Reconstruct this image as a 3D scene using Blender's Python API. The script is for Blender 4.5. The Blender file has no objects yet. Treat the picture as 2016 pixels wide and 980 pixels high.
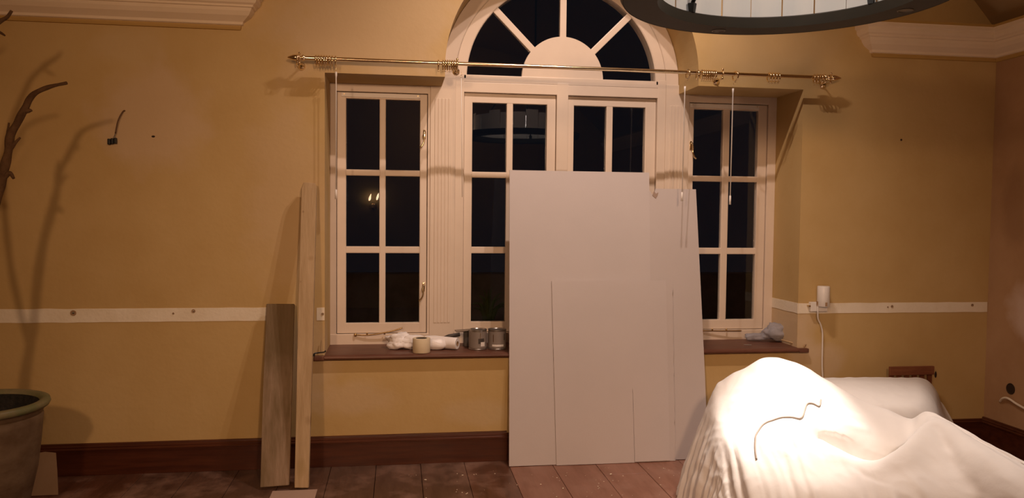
import bpy, bmesh, math, random
from math import sin, cos, pi, radians, sqrt
from mathutils import Vector, Matrix, noise
random.seed(7)
S = bpy.context.scene
COL = S.collection

# ------------------------------------------------------------------ camera
cam_d = bpy.data.cameras.new('camera'); cam = bpy.data.objects.new('camera', cam_d); COL.objects.link(cam)
cam_d.sensor_width = 36; cam_d.lens = 1543.6 / 2016 * 36; cam_d.clip_start = .02; cam_d.clip_end = 200
cr, cu, cf = (Vector(v) for v in ((0.98956618, -0.1437354, 0.00994536), (-0.00374546, 0.04334057, 0.99905334), (0.14403036, 0.98866664, -0.04235)))
mw = Matrix((cr, cu, -cf)).transposed().to_4x4(); mw.translation = (0, -4.7, 1.4929)
cam.matrix_world = mw
S.camera = cam
# ------------------------------------------------------------------ world, lights, exposure
wd = bpy.data.worlds.new('night'); S.world = wd; wd.use_nodes = True
wd.node_tree.nodes['Background'].inputs[0].default_value = (0.01, 0.013, 0.02, 1)
wd.node_tree.nodes['Background'].inputs[1].default_value = 0.25
WARM = (1.0, 0.70, 0.475)
def lamp(name, kind, loc, energy, color=WARM, size=.03, target=None, angle=60, blend=.5):
    d = bpy.data.lights.new(name, kind); d.energy = energy; d.color = color; d.shadow_soft_size = size
    o = bpy.data.objects.new(name, d); COL.objects.link(o); o.location = loc
    if target is not None:
        o.rotation_euler = (Vector(target) - Vector(loc)).to_track_quat('-Z', 'Y').to_euler()
    if kind == 'SPOT':
        d.spot_size = radians(angle); d.spot_blend = blend
    return o
# bulbs of the vault fitting above the window, two more plus added fill behind the photographer, sheet downlight plus added wash, ring lamp bulb
for bx_ in (0.97, 1.25):
    lamp('vault_bulb', 'SPOT', (bx_, -1.32, 4.02), 112, color=(1.0, .755, .62), size=.022, target=(1.06, .0, 1.0), angle=102, blend=1.0)
FILL = (1.0, .60, .345)
lamp('room_fill_bulb', 'SPOT', (0.55, -5.4, 2.42), 245, color=FILL, size=.12, target=(.6, 0, 1.2), angle=82, blend=1.0)
lamp('room_fill_bulb', 'SPOT', (-1.12, -5.4, 2.55), 180, color=FILL, size=.10, target=(.3, 0, 1.2), angle=88, blend=1.0)
lamp('room_fill_bulb', 'SPOT', (3.45, -5.4, 3.20), 12, color=FILL, size=.12, target=(.6, 0, 1.1), angle=80, blend=1.0)  # extra fill, added to spread the frontal light and thin the ring's shadow
lamp('room_glow_fill', 'POINT', (0.55, -6.0, 3.0), 15, color=FILL, size=.08)  # added point light, lifts the back wall mirrored in the panes
lamp('vault_downlight_and_wash', 'SPOT', (2.40, -.95, 3.62), 1250, color=(1, .87, .77), size=.04, target=(1.93, -1.14, .52), angle=16.5, blend=1.0)
lamp('vault_downlight_and_wash', 'SPOT', (2.60, -1.05, 3.55), 260, color=(1, .82, .71), size=.05, target=(2.35, -1.25, .35), angle=52, blend=1.0)  # wide soft wash added to brighten both dust sheets
lamp('ring_bulb', 'POINT', (1.32, -2.14, 2.42), 2.9, color=(1, .88, .78), size=.08)
S.view_settings.view_transform = 'Standard'; S.view_settings.look = 'None'
S.view_settings.exposure = 0.0; S.view_settings.gamma = 1.0
S.view_settings.use_curve_mapping = False

# ------------------------------------------------------------------ materials
def mat(name, col, rough=.6, metal=0.0, col2=None, nscale=4.0, nlo=.35, nhi=.65, bump=0.0, bscale=60.0, stretch=(1, 1, 1), spec=.5, trans=0.0, ior=1.45, coat=0.0, emit=0.0, alpha=1.0):
    m = bpy.data.materials.new(name); m.use_nodes = True
    nt = m.node_tree; b = nt.nodes['Principled BSDF']
    b.inputs['Base Color'].default_value = (*col, 1); b.inputs['Roughness'].default_value = rough
    b.inputs['Metallic'].default_value = metal; b.inputs['Specular IOR Level'].default_value = spec
    b.inputs['Transmission Weight'].default_value = trans; b.inputs['IOR'].default_value = ior
    b.inputs['Coat Weight'].default_value = coat; b.inputs['Alpha'].default_value = alpha
    if emit:
        b.inputs['Emission Color'].default_value = (*col, 1); b.inputs['Emission Strength'].default_value = emit
    tc = nt.nodes.new('ShaderNodeTexCoord'); mp = nt.nodes.new('ShaderNodeMapping')
    mp.inputs['Scale'].default_value = stretch
    nt.links.new(tc.outputs['Object'], mp.inputs[0])
    if col2:
        n = nt.nodes.new('ShaderNodeTexNoise'); n.inputs['Scale'].default_value = nscale; n.inputs['Detail'].default_value = 6
        n.inputs['Roughness'].default_value = .6
        r = nt.nodes.new('ShaderNodeValToRGB')
        r.color_ramp.elements[0].position = nlo; r.color_ramp.elements[1].position = nhi
        r.color_ramp.elements[0].color = (*col, 1); r.color_ramp.elements[1].color = (*col2, 1)
        nt.links.new(mp.outputs[0], n.inputs['Vector']); nt.links.new(n.outputs['Fac'], r.inputs[0])
        nt.links.new(r.outputs[0], b.inputs['Base Color'])
        m['ramp'] = r.name
    if bump:
        n2 = nt.nodes.new('ShaderNodeTexNoise'); n2.inputs['Scale'].default_value = bscale; n2.inputs['Detail'].default_value = 5
        bp = nt.nodes.new('ShaderNodeBump'); bp.inputs['Strength'].default_value = bump; bp.inputs['Distance'].default_value = .01
        nt.links.new(mp.outputs[0], n2.inputs['Vector']); nt.links.new(n2.outputs['Fac'], bp.inputs['Height'])
        nt.links.new(bp.outputs[0], b.inputs['Normal'])
    return m
def spots_on(m, blobs, base_is_ramp=True):
    """colour patches with a place of their own: list of ((x,y,z), (rx,ry,rz), colour, softness)"""
    nt = m.node_tree; b = nt.nodes['Principled BSDF']
    tc = nt.nodes.new('ShaderNodeTexCoord')
    prev = b.inputs['Base Color'].links[0].from_socket
    nz = nt.nodes.new('ShaderNodeTexNoise'); nz.inputs['Scale'].default_value = 5; nz.inputs['Detail'].default_value = 5
    nt.links.new(tc.outputs['Object'], nz.inputs['Vector'])
    for (c, r, colr, amt) in blobs:
        sb = nt.nodes.new('ShaderNodeVectorMath'); sb.operation = 'SUBTRACT'; sb.inputs[1].default_value = c
        dv = nt.nodes.new('ShaderNodeVectorMath'); dv.operation = 'DIVIDE'; dv.inputs[1].default_value = r
        ln = nt.nodes.new('ShaderNodeVectorMath'); ln.operation = 'LENGTH'
        ad = nt.nodes.new('ShaderNodeMath'); ad.operation = 'MULTIPLY_ADD'; ad.inputs[1].default_value = 1.1; ad.inputs[2].default_value = -.55
        a2 = nt.nodes.new('ShaderNodeMath'); a2.operation = 'ADD'
        mr = nt.nodes.new('ShaderNodeMapRange'); mr.inputs['From Min'].default_value = 1.0; mr.inputs['From Max'].default_value = .55
        mr.inputs['To Min'].default_value = 0; mr.inputs['To Max'].default_value = amt
        mx = nt.nodes.new('ShaderNodeMix'); mx.data_type = 'RGBA'; mx.inputs[7].default_value = (*colr, 1)
        nt.links.new(tc.outputs['Object'], sb.inputs[0]); nt.links.new(sb.outputs[0], dv.inputs[0]); nt.links.new(dv.outputs[0], ln.inputs[0])
        nt.links.new(nz.outputs['Fac'], ad.inputs[0]); nt.links.new(ad.outputs[0], a2.inputs[0]); nt.links.new(ln.outputs['Value'], a2.inputs[1])
        nt.links.new(a2.outputs[0], mr.inputs['Value']); nt.links.new(mr.outputs[0], mx.inputs[0])
        nt.links.new(prev, mx.inputs[6]); prev = mx.outputs[2]
    nt.links.new(prev, b.inputs['Base Color'])
M = {}
M['wall'] = mat('mustard_plaster', (.52, .355, .145), .85, col2=(.58, .415, .19), nscale=1.6, bump=.15, bscale=30)
spots_on(M['wall'], [((-1.38, 0, 2.02), (.36, .3, .34), (.62, .47, .33), .55), ((-1.5, 0, 2.42), (.22, .3, .14), (.60, .47, .30), .3),
                     ((-.52, 0, .62), (.22, .3, .30), (.64, .50, .36), .35), ((2.58, .2, .70), (.16, .4, .30), (.66, .52, .38), .6),
                     ((2.75, 0, .55), (.16, .3, .16), (.64, .50, .36), .5), ((-.25, 0, .40), (.3, .3, .12), (.62, .49, .36), .3),
                     ((.5, 0, .3), (.25, .3, .1), (.60, .48, .32), .3),
                     ((-.15, 0, 2.62), (.75, .3, .45), (.60, .46, .31), .55), ((-.62, 0, 1.6), (.30, .3, .7), (.60, .45, .29), .4), ((2.3, 0, 2.6), (.6, .3, .3), (.58, .44, .27), .35)])
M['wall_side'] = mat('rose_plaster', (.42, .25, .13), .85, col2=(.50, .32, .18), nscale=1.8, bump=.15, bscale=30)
spots_on(M['wall_side'], [((3.9, -.42, .95), (.3, .26, .22), (.66, .52, .44), .8), ((3.9, -.20, 1.6), (.3, .12, .30), (.30, .17, .09), .5)])  # pale patch is a spotlight's reflection painted into the plaster colour
M['plaster_bare'] = mat('bare_plaster', (.80, .72, .58), .9, col2=(.86, .79, .67), nscale=6, bump=.2, bscale=50)
M['cornice'] = mat('cornice_paint', (.80, .66, .48), .7, col2=(.85, .71, .54), nscale=3)
M['cornice_edge'] = mat('mustard_picture_rail', (.48, .30, .09), .6)
M['gloss'] = mat('cream_gloss_paint', (.72, .61, .51), .34, col2=(.77, .66, .56), nscale=3, bump=.04, bscale=20, spec=.4)
M['mahogany'] = mat('dark_mahogany', (.055, .014, .007), .3, col2=(.09, .025, .011), nscale=5, stretch=(.6, 4, 8), bump=.05, bscale=30)
M['mahogany_top'] = mat('worn_mahogany_board', (.10, .035, .020), .45, col2=(.16, .065, .04), nscale=6, stretch=(.7, 5, 5), bump=.08, bscale=30)
M['pane'] = mat('window_glass', (1, 1, 1), .0, trans=1.0, ior=1.45)
M['brass'] = mat('polished_brass', (.92, .76, .50), .18, metal=1.0)
M['brass_old'] = mat('tarnished_brass', (.60, .42, .20), .28, metal=1.0)
M['black_iron'] = mat('ring_dark_bronze', (.050, .040, .026), .6, metal=.1, spec=.35, bump=.05, bscale=300)
M['black'] = mat('matt_black', (.008, .007, .006), .5)
M['white_plastic'] = mat('white_plastic', (.80, .77, .74), .35)
M['frost'] = mat('frosted_shade_glass', (.84, .79, .73), .5, emit=.10)
M['board'] = mat('grey_fibreboard', (.56, .52, .525), .75, col2=(.60, .555, .56), nscale=1.2, bump=.03, bscale=120)
M['board2'] = mat('grey_fibreboard_back', (.54, .495, .495), .75, col2=(.57, .525, .525), nscale=1.2, bump=.03, bscale=120)
M['board_edge'] = mat('fibreboard_torn_edge', (.36, .27, .22), .9)
M['old_timber'] = mat('weathered_timber', (.17, .115, .055), .8, col2=(.34, .24, .165), nscale=4, stretch=(5, 5, .8), bump=.4, bscale=18, nlo=.3, nhi=.7)
spots_on(M['old_timber'], [((0, 0, .88), (.3, .3, .34), (.13, .085, .035), .75)])
M['pine'] = mat('rough_pine', (.40, .28, .15), .75, col2=(.52, .38, .23), nscale=4, stretch=(6, 6, .7), bump=.25, bscale=20)
spots_on(M['pine'], [((.025, 0, .36), (.035, .05, .05), (.16, .08, .02), .9), ((-.028, 0, 1.52), (.012, .05, .014), (.15, .07, .02), .9),
                     ((.02, 0, 1.25), (.03, .05, .03), (.25, .14, .05), .8), ((-.032, 0, 1.12), (.012, .05, .014), (.15, .07, .02), .9), ((.0, 0, .10), (.05, .05, .10), (.30, .21, .06), .6)])
M['cloth'] = mat('cotton_dust_sheet', (.70, .675, .655), .9, col2=(.74, .715, .69), nscale=5, bump=.25, bscale=14)
M['terracotta'] = mat('salt_glazed_pot', (.10, .058, .030), .6, col2=(.20, .14, .09), nscale=5, stretch=(1, 1, 1.6), bump=.3, bscale=14)
M['pot_rim'] = mat('green_glazed_rim', (.13, .16, .07), .4, col2=(.27, .22, .13), nscale=6)
M['soil'] = mat('dark_soil', (.012, .012, .010), .95, col2=(.03, .025, .02), nscale=40, bump=.8, bscale=50)
M['bark'] = mat('dry_bark', (.075, .035, .014), .9, col2=(.13, .07, .03), nscale=18, bump=.8, bscale=40)
M['card'] = mat('buff_card', (.32, .20, .11), .9, col2=(.38, .25, .15), nscale=4)
M['tin'] = mat('brushed_tin', (.42, .38, .35), .32, metal=.85)
M['tin_label'] = mat('grey_paint_tin_label', (.23, .195, .175), .45, col2=(.26, .22, .20), nscale=8)
M['label_dark'] = mat('dark_label', (.06, .05, .045), .5)
M['label_white'] = mat('white_sticker', (.80, .76, .74), .5)
M['tape'] = mat('cream_masking_tape', (.74, .64, .46), .6)
M['film'] = mat('white_polythene', (.90, .87, .88), .35, bump=.2, bscale=30)
M['bag'] = mat('clear_polythene_bag', (.62, .62, .70), .22, trans=.55, ior=1.1, bump=.6, bscale=30)
M['steel'] = mat('dull_steel', (.22, .19, .17), .35, metal=.9)
M['stick'] = mat('pale_stick_wood', (.52, .36, .20), .7)
M['ceiling'] = mat('vault_plaster', (.34, .22, .10), .9, col2=(.38, .25, .12), nscale=2)
M['hole'] = mat('dark_hole', (.035, .018, .010), .9)
M['outside'] = mat('patio_stone', (.16, .14, .11), .9, col2=(.26, .23, .18), nscale=3, bump=.4, bscale=8)
M['leaf'] = mat('garden_leaf', (.04, .09, .02), .6, col2=(.09, .14, .03), nscale=6)
M['crate'] = mat('red_brown_wood', (.16, .05, .025), .6, col2=(.24, .09, .04), nscale=6, stretch=(1, 1, 5))
# floor boards: stained, dusty pine tones; the paler right-hand one also carries painted key light
def floor_mat(i, a, b_):
    m = mat('stained_floorboard', a, .42, col2=b_, nscale=3.2, stretch=(5, .7, 1), bump=.12, bscale=16, nlo=.3, nhi=.72)
    nt = m.node_tree; b = nt.nodes['Principled BSDF']; prev = b.inputs['Base Color'].links[0].from_socket
    tc = nt.nodes.new('ShaderNodeTexCoord'); n = nt.nodes.new('ShaderNodeTexNoise'); n.inputs['Scale'].default_value = 3.4; n.inputs['Detail'].default_value = 8; n.inputs['Roughness'].default_value = .65
    r = nt.nodes.new('ShaderNodeValToRGB'); r.color_ramp.elements[0].position = .47; r.color_ramp.elements[1].position = .75
    r.color_ramp.elements[0].color = (0, 0, 0, 1); r.color_ramp.elements[1].color = (.75, .75, .75, 1)
    mx = nt.nodes.new('ShaderNodeMix'); mx.data_type = 'RGBA'; mx.inputs[7].default_value = (.36, .22, .17, 1)
    gm = nt.nodes.new('ShaderNodeNewGeometry')
    nt.links.new(gm.outputs['Position'], n.inputs['Vector']); nt.links.new(n.outputs['Fac'], r.inputs[0]); nt.links.new(r.outputs[0], mx.inputs[0])
    nt.links.new(prev, mx.inputs[6]); nt.links.new(mx.outputs[2], b.inputs['Base Color'])
    mr = nt.nodes.new('ShaderNodeMapRange'); mr.inputs['To Min'].default_value = .34; mr.inputs['To Max'].default_value = .8
    nt.links.new(r.outputs[0], mr.inputs['Value']); nt.links.new(mr.outputs[0], b.inputs['Roughness'])
    return m
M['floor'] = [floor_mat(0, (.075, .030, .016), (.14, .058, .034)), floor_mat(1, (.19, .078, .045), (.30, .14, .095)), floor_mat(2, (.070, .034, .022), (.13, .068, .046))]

# ------------------------------------------------------------------ mesh helpers
def bm_new(): return bmesh.new()
def box(bm, x0, x1, y0, y1, z0, z1, bev=0.0, seg=2, mtx=None):
    t = bmesh.new(); bmesh.ops.create_cube(t, size=1)
    for v in t.verts:
        v.co = Vector(((x0 + x1) / 2 + v.co.x * (x1 - x0), (y0 + y1) / 2 + v.co.y * (y1 - y0), (z0 + z1) / 2 + v.co.z * (z1 - z0)))
    if bev: bmesh.ops.bevel(t, geom=t.edges[:], offset=bev, segments=seg, affect='EDGES', profile=.6)
    if mtx is not None: t.transform(mtx)
    me = bpy.data.meshes.new('t'); t.to_mesh(me); t.free(); bm.from_mesh(me); bpy.data.meshes.remove(me)
def lathe(bm, prof, seg=24, mtx=None, close=False):
    rings = []
    n = len(prof)
    for r, z in prof:
        if r < 1e-5: rings.append([bm.verts.new((0, 0, z))])
        else: rings.append([bm.verts.new((r * cos(2 * pi * k / seg), r * sin(2 * pi * k / seg), z)) for k in range(seg)])
    vs = [v for rr in rings for v in rr]
    pairs = [(i, i + 1) for i in range(n - 1)] + ([(n - 1, 0)] if close else [])
    for i, j in pairs:
        a, b = rings[i], rings[j]
        for k in range(seg):
            k2 = (k + 1) % seg
            if len(a) == 1 and len(b) == 1: continue
            if len(a) == 1: bm.faces.new((a[0], b[k2], b[k]))
            elif len(b) == 1: bm.faces.new((a[k], a[k2], b[0]))
            else: bm.faces.new((a[k], a[k2], b[k2], b[k]))
    if mtx is not None:
        for v in vs: v.co = mtx @ v.co
def tube(bm, pts, rad, seg=8, cap=True):
    pts = [Vector(p) for p in pts]; n = len(pts)
    rs = rad if isinstance(rad, (list, tuple)) else [rad] * n
    up = Vector((0, 0, 1)); prev = None; rings = []
    for i, p in enumerate(pts):
        t = (pts[min(i + 1, n - 1)] - pts[max(i - 1, 0)]).normalized()
        if prev is None:
            a = t.cross(up) if abs(t.dot(up)) < .95 else t.cross(Vector((1, 0, 0)))
        else: a = prev - t * prev.dot(t)
        a.normalize(); prev = a; b = t.cross(a)
        rings.append([bm.verts.new(p + (a * cos(2 * pi * k / seg) + b * sin(2 * pi * k / seg)) * rs[i]) for k in range(seg)])
    for i in range(n - 1):
        for k in range(seg):
            k2 = (k + 1) % seg
            bm.faces.new((rings[i][k], rings[i][k2], rings[i + 1][k2], rings[i + 1][k]))
    if cap:
        bm.faces.new(rings[0][::-1]); bm.faces.new(rings[-1])
def spline(pts, n=8):
    P = [Vector(p) for p in pts]; out = []
    for i in range(len(P) - 1):
        p0, p1, p2, p3 = P[max(i - 1, 0)], P[i], P[i + 1], P[min(i + 2, len(P) - 1)]
        for k in range(n):
            t = k / n
            out.append(.5 * ((2 * p1) + (p2 - p0) * t + (2 * p0 - 5 * p1 + 4 * p2 - p3) * t * t + (3 * p1 - p0 - 3 * p2 + p3) * t ** 3))
    out.append(P[-1]); return out
def prism(bm, poly, axis, a, b):
    """poly: 2-D points; axis 'y' -> points are (x,z); 'x' -> (y,z); 'z' -> (x,y)"""
    def P(p, t): return {'y': (p[0], t, p[1]), 'x': (t, p[0], p[1]), 'z': (p[0], p[1], t)}[axis]
    A = [bm.verts.new(P(p, a)) for p in poly]; B = [bm.verts.new(P(p, b)) for p in poly]
    n = len(poly)
    bm.faces.new(A); bm.faces.new(B[::-1])
    for i in range(n): bm.faces.new((A[i], B[i], B[(i + 1) % n], A[(i + 1) % n]))
def torus(bm, R, r, seg=24, rs=8, mtx=None):
    lathe(bm, [(R + r * cos(2 * pi * k / rs), r * sin(2 * pi * k / rs)) for k in range(rs)], seg, mtx, close=True)
def obj(name, bm, m, parent=None, smooth=False, label=None, kind=None, cat=None, group=None, loc=None, ang=None):
    bmesh.ops.recalc_face_normals(bm, faces=bm.faces[:])
    me = bpy.data.meshes.new(name); bm.to_mesh(me); bm.free()
    for mm in (m if isinstance(m, list) else [m]): me.materials.append(mm)
    if smooth:
        me.polygons.foreach_set('use_smooth', [True] * len(me.polygons))
        if ang: me.set_sharp_from_angle(angle=radians(ang))
    o = bpy.data.objects.new(name, me); COL.objects.link(o)
    if parent: o.parent = parent
    if loc: o.location = loc
    tag(o, label, cat, group, kind); return o
def tag(o, label=None, cat=None, group=None, kind=None):
    for k, v in (('label', label), ('category', cat), ('group', group), ('kind', kind)):
        if v: o[k] = v
    return o
def empty(name, loc=(0, 0, 0), label=None, cat=None, group=None, kind=None, rz=0):
    o = bpy.data.objects.new(name, None); COL.objects.link(o); o.location = loc; o.rotation_euler = (0, 0, rz)
    o.empty_display_size = .05
    return tag(o, label, cat, group, kind)
def kids(root): return [o for o in bpy.data.objects if o.parent == root]
def copy_tree(o, parent=None):
    c = o.copy(); COL.objects.link(c)
    if parent: c.parent = parent
    for ch in kids(o): copy_tree(ch, c)
    return c

XC = 1.06; ZS = 2.37; RW = .787          # window axis, arch springing, arch radius in the wall
XL, XR = -.424, 2.545                    # recess sides
XW0, XW1 = -2.62, 3.895                  # room sides
YB = -7.2                                # back of the room
# ------------------------------------------------------------------ room shell
bm = bm_new()
TOP = 4.7; T = .47
box(bm, XW0 - .2, XL, 0, T, 0, TOP); box(bm, XR, XW1 + .2, 0, T, 0, TOP); box(bm, XL, XR, 0, T, 0, .630)
box(bm, XL, XC - RW, 0, T, 2.312, TOP); box(bm, XC + RW, XR, 0, T, 2.312, TOP)
N = 64
for i in range(N):
    a0, a1 = pi - pi * i / N, pi - pi * (i + 1) / N
    xa, xb = XC + RW * cos(a0), XC + RW * cos(a1)
    za, zb = ZS + RW * sin(a0), ZS + RW * sin(a1)
    prism(bm, [(xa, za), (xb, zb), (xb, TOP), (xa, TOP)], 'y', 0, T)
obj('wall_back', bm, M['wall'], kind='structure', label='mustard plastered wall with an arched window recess')
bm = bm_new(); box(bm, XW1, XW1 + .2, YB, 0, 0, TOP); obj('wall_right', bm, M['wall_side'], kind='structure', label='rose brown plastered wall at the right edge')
bm = bm_new(); box(bm, XW0 - .2, XW0, YB, 0, 0, TOP); obj('wall_left', bm, M['wall'], kind='structure', label='mustard plastered wall on the left, out of view')
bm = bm_new(); box(bm, XW0 - .2, XW1 + .2, YB - .2, YB, 0, TOP); obj('wall_front', bm, M['wall'], kind='structure', label='mustard plastered wall behind the camera')
# vaulted ceiling: segmental barrel running from the window wall
bm = bm_new()
hs = (XW1 - XW0) / 2; xm = (XW1 + XW0) / 2; th = radians(50); R = hs / sin(th); zc = 2.73 - R * cos(th)
poly = []
NV = 60
lo = [(xm + R * sin(-th + 2 * th * i / NV), zc + R * cos(-th + 2 * th * i / NV)) for i in range(NV + 1)]
for i in range(NV):
    (xa, za), (xb, zb) = lo[i], lo[i + 1]
    prism(bm, [(xa, za), (xb, zb), (xb, zb + .12), (xa, za + .12)], 'y', YB, 0)
obj('ceiling', bm, M['ceiling'], kind='structure', label='barrel vaulted plaster ceiling')
# floor: wide boards, each a part
fl = empty('floor', kind='structure', label='dusty red brown floorboards')
bm = bm_new(); box(bm, XW0, XW1, YB, .0, -.06, -.032); obj('subfloor', bm, M['soil'], fl)
bw = .262; x = XW0; k = 0
xs = []
e = .925 - 14 * bw
while e < XW1:
    a, b = max(e, XW0), min(e + bw, XW1)
    if b - a > .02: xs.append((a, b))
    e += bw
for (a, b) in xs:
    y = 0.0; first = True
    joints = {4: -.62, 13: -1.35, 15: -.34}.get(k, -(.9 + random.random() * 2.2))
    ys = [0, joints, joints - 2.6, YB]
    for y1, y0 in zip(ys[:-1], ys[1:]):
        if y0 < YB: y0 = YB
        if y1 - y0 < .02: continue
        bm = bm_new(); box(bm, a + .0012, b - .0012, y0 + .001, y1 - .001, -.03, random.uniform(-.0015, 0), bev=.0015, seg=1)
        obj('floorboard', bm, M['floor'][1] if a > .60 else M['floor'][random.choice((0, 2))], fl)  # right-hand boards: paler, pinker tone with the key light painted in
    k += 1
# dust, plaster crumbs
random.seed(11)
bm = bm_new()
for k in range(90):
    x = random.uniform(.0, 1.75); y = random.uniform(-.8, -.20)
    s = random.uniform(.001, .0032) * (1.6 if random.random() < .12 else 1)
    mt = Matrix.Translation((x, y, s * .5)) @ Matrix.Rotation(random.random() * 6, 4, 'Z') @ Matrix.Diagonal((s * random.uniform(1, 2.4), s, s * .7, 1))
    bmesh.ops.create_icosphere(bm, subdivisions=1, radius=1, matrix=mt)
obj('plaster_crumbs', bm, M['plaster_bare'], kind='stuff', label='pale plaster crumbs scattered on the floorboards', cat='debris')

# skirting boards
def skirting_profile(): return [(0, 0), (-.022, 0), (-.022, .140), (-.028, .143), (-.028, .150), (-.020, .155), (-.020, .163), (-.012, .168), (-.010, .178), (0, .180)]
def skirting(name, x0, x1, label):
    bm = bm_new(); prism(bm, skirting_profile(), 'x', x0, x1)
    return obj(name, bm, M['mahogany'], kind='structure', label=label)
skirting('baseboard_back', XW0, .662, 'dark mahogany skirting board under the window, left run')
bm = bm_new(); prism(bm, [(y + .012, z) for y, z in skirting_profile()], 'x', .662, XW1)
obj('baseboard_back', bm, M['mahogany'], kind='structure', label='dark mahogany skirting board behind the grey sheets, right run')
bm = bm_new(); prism(bm, [(XW1 + y, z) for y, z in skirting_profile()], 'y', YB, 0)
obj('baseboard_right', bm, M['mahogany'], kind='structure', label='dark skirting board along the right wall')
# cornices that stop short of the window
def cornice_profile():
    # (out from wall, z)
    return [(0, 2.532), (.014, 2.534), (.018, 2.545), (.018, 2.556), (.030, 2.560), (.034, 2.574), (.050, 2.586), (.072, 2.602), (.088, 2.624), (.094, 2.640), (.104, 2.644), (.106, 2.654),
            (.120, 2.662), (.128, 2.676), (.130, 2.694), (.142, 2.702), (.142, 2.718), (.146, 2.722), (.146, 2.738), (.0, 2.752)]
n_top = 16
def cornice(name, x0, x1, label, kx=None):
    """mitred return at the free end: the profile shrinks back to the wall"""
    bm = bm_new(); pr = cornice_profile()
    rows = []
    for x, f in ((x0, 0 if kx == 'L' else 1), (x1, 0 if kx == 'R' else 1)):
        pass
    if kx == 'R': A = [(x0, -d, z) for d, z in pr]; B = [(x1 + d * .95, -d, z) for d, z in pr]; Cc = [(x1 + d * .95, 0, z) for d, z in pr]
    else: A = [(x1, -d, z) for d, z in pr]; B = [(x0 - d * .95, -d, z) for d, z in pr]; Cc = [(x0 - d * .95, 0, z) for d, z in pr]
    ra = [bm.verts.new(p) for p in A]; rb = [bm.verts.new(p) for p in B]; rc = [bm.verts.new(p) for p in Cc]
    n = len(pr)
    for i in range(n - 1):
        f = bm.faces.new((ra[i], ra[i + 1], rb[i + 1], rb[i])); f.material_index = 1 if (i < 3 or i > n_top) else 0
        try:
            f = bm.faces.new((rb[i], rb[i + 1], rc[i + 1], rc[i])); f.material_index = 1 if (i < 3 or i > n_top) else 0
        except ValueError: pass
    bmesh.ops.remove_doubles(bm, verts=bm.verts[:], dist=1e-5)
    return obj(name, bm, [M['cornice'], M['cornice_edge']], kind='structure', label=label)
cornice('trim_1', XW0, -.905, 'cream moulded cornice at the upper left of the wall', 'R')
cornice('trim_2', 3.02, XW1, 'cream moulded cornice at the upper right of the back wall', 'L')
bm = bm_new(); pr = cornice_profile(); A = [bm.verts.new((XW1 - d, -.0, z)) for d, z in pr]; B = [bm.verts.new((XW1 - d, YB, z)) for d, z in pr]
for i in range(len(pr) - 1):
    f = bm.faces.new((A[i], A[i + 1], B[i + 1], B[i])); f.material_index = 1 if (i < 3 or i > n_top) else 0
obj('trim_3', bm, [M['cornice'], M['cornice_edge']], kind='structure', label='cream moulded cornice along the right wall')
# bare plaster band where the dado rail was taken off
def wavy_strip(bm, a, b, z0, z1, face, n=40, t=.0025):
    """face: function (s, out) -> (x, y); uneven edges"""
    rows = []
    for i in range(n + 1):
        s = a + (b - a) * i / n
        j0, j1 = noise.noise((s * 9, 1, 0)) * .003, noise.noise((s * 9, 7, 0)) * .003
        rows.append([bm.verts.new((*face(s, 0), z0 + j0)), bm.verts.new((*face(s, t), z0 + j0)), bm.verts.new((*face(s, t), z1 + j1)), bm.verts.new((*face(s, 0), z1 + j1))])
    for i in range(n):
        for k in range(3): bm.faces.new((rows[i][k], rows[i + 1][k], rows[i + 1][k + 1], rows[i][k + 1]))
    bm.faces.new(rows[0]); bm.faces.new(rows[-1][::-1])
fb = lambda s, o: (s, -o)
d1 = bm_new(); wavy_strip(d1, XW0, -.605, .869, .946, fb, 60)
dd = obj('trim_4', d1, M['plaster_bare'], kind='structure', label='bare plaster band left of the window where a dado rail was removed')
def plug(px, pz, par, y=-.0035, s=.011):
    bm = bm_new(); lathe(bm, [(0, 0), (s * .45, 0), (s * .5, .002), (s, .003), (s * 1.05, 0)], 10, Matrix.Translation((px, y + .001, pz)) @ Matrix.Rotation(pi / 2, 4, 'X'))
    return obj('screw_hole', bm, M['card'], par)
plug(-1.805, .922, dd, s=.016); plug(-1.160, .928, dd); plug(-1.27, .915, dd, s=.006)
d1 = bm_new(); wavy_strip(d1, -.470, XL - .001, .868, .943, fb, 6); dd = obj('trim_5', d1, M['plaster_bare'], kind='structure', label='short stub of bare plaster band against the window recess')
plug(-.436, .905, dd, s=.008)
d1 = bm_new(); wavy_strip(d1, XR + .001, XW1 - .004, .884, .950, fb, 50)
wavy_strip(d1, 0, .35, .884, .950, lambda s, o: (XR - o, s), 12)
dd = obj('trim_6', d1, M['plaster_bare'], kind='structure', label='bare plaster band right of the window turning into the recess')
plug(3.20, .925, dd, s=.009); plug(3.78, .930, dd, s=.009); plug(3.17, .921, dd, s=.005)
# holes and scars in plaster
def scar(x, z, rx, rz, label, m='hole', y=-.002):
    bm = bm_new(); bmesh.ops.create_icosphere(bm, subdivisions=2, radius=1, matrix=Matrix.Translation((x, y, z)) @ Matrix.Diagonal((rx, .003, rz, 1)))
    return obj('plaster_chip', bm, M[m], label=label, cat='wall mark')
scar(3.53, .47, .008, .022, 'small dark chip in the wall right of the covered chair')
scar(-1.37, 1.92, .010, .006, 'tiny dark chip in the pale plaster patch')
scar(3.23, 2.01, .007, .007, 'tiny dark nail hole in the wall right of the curtain pole')

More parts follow.
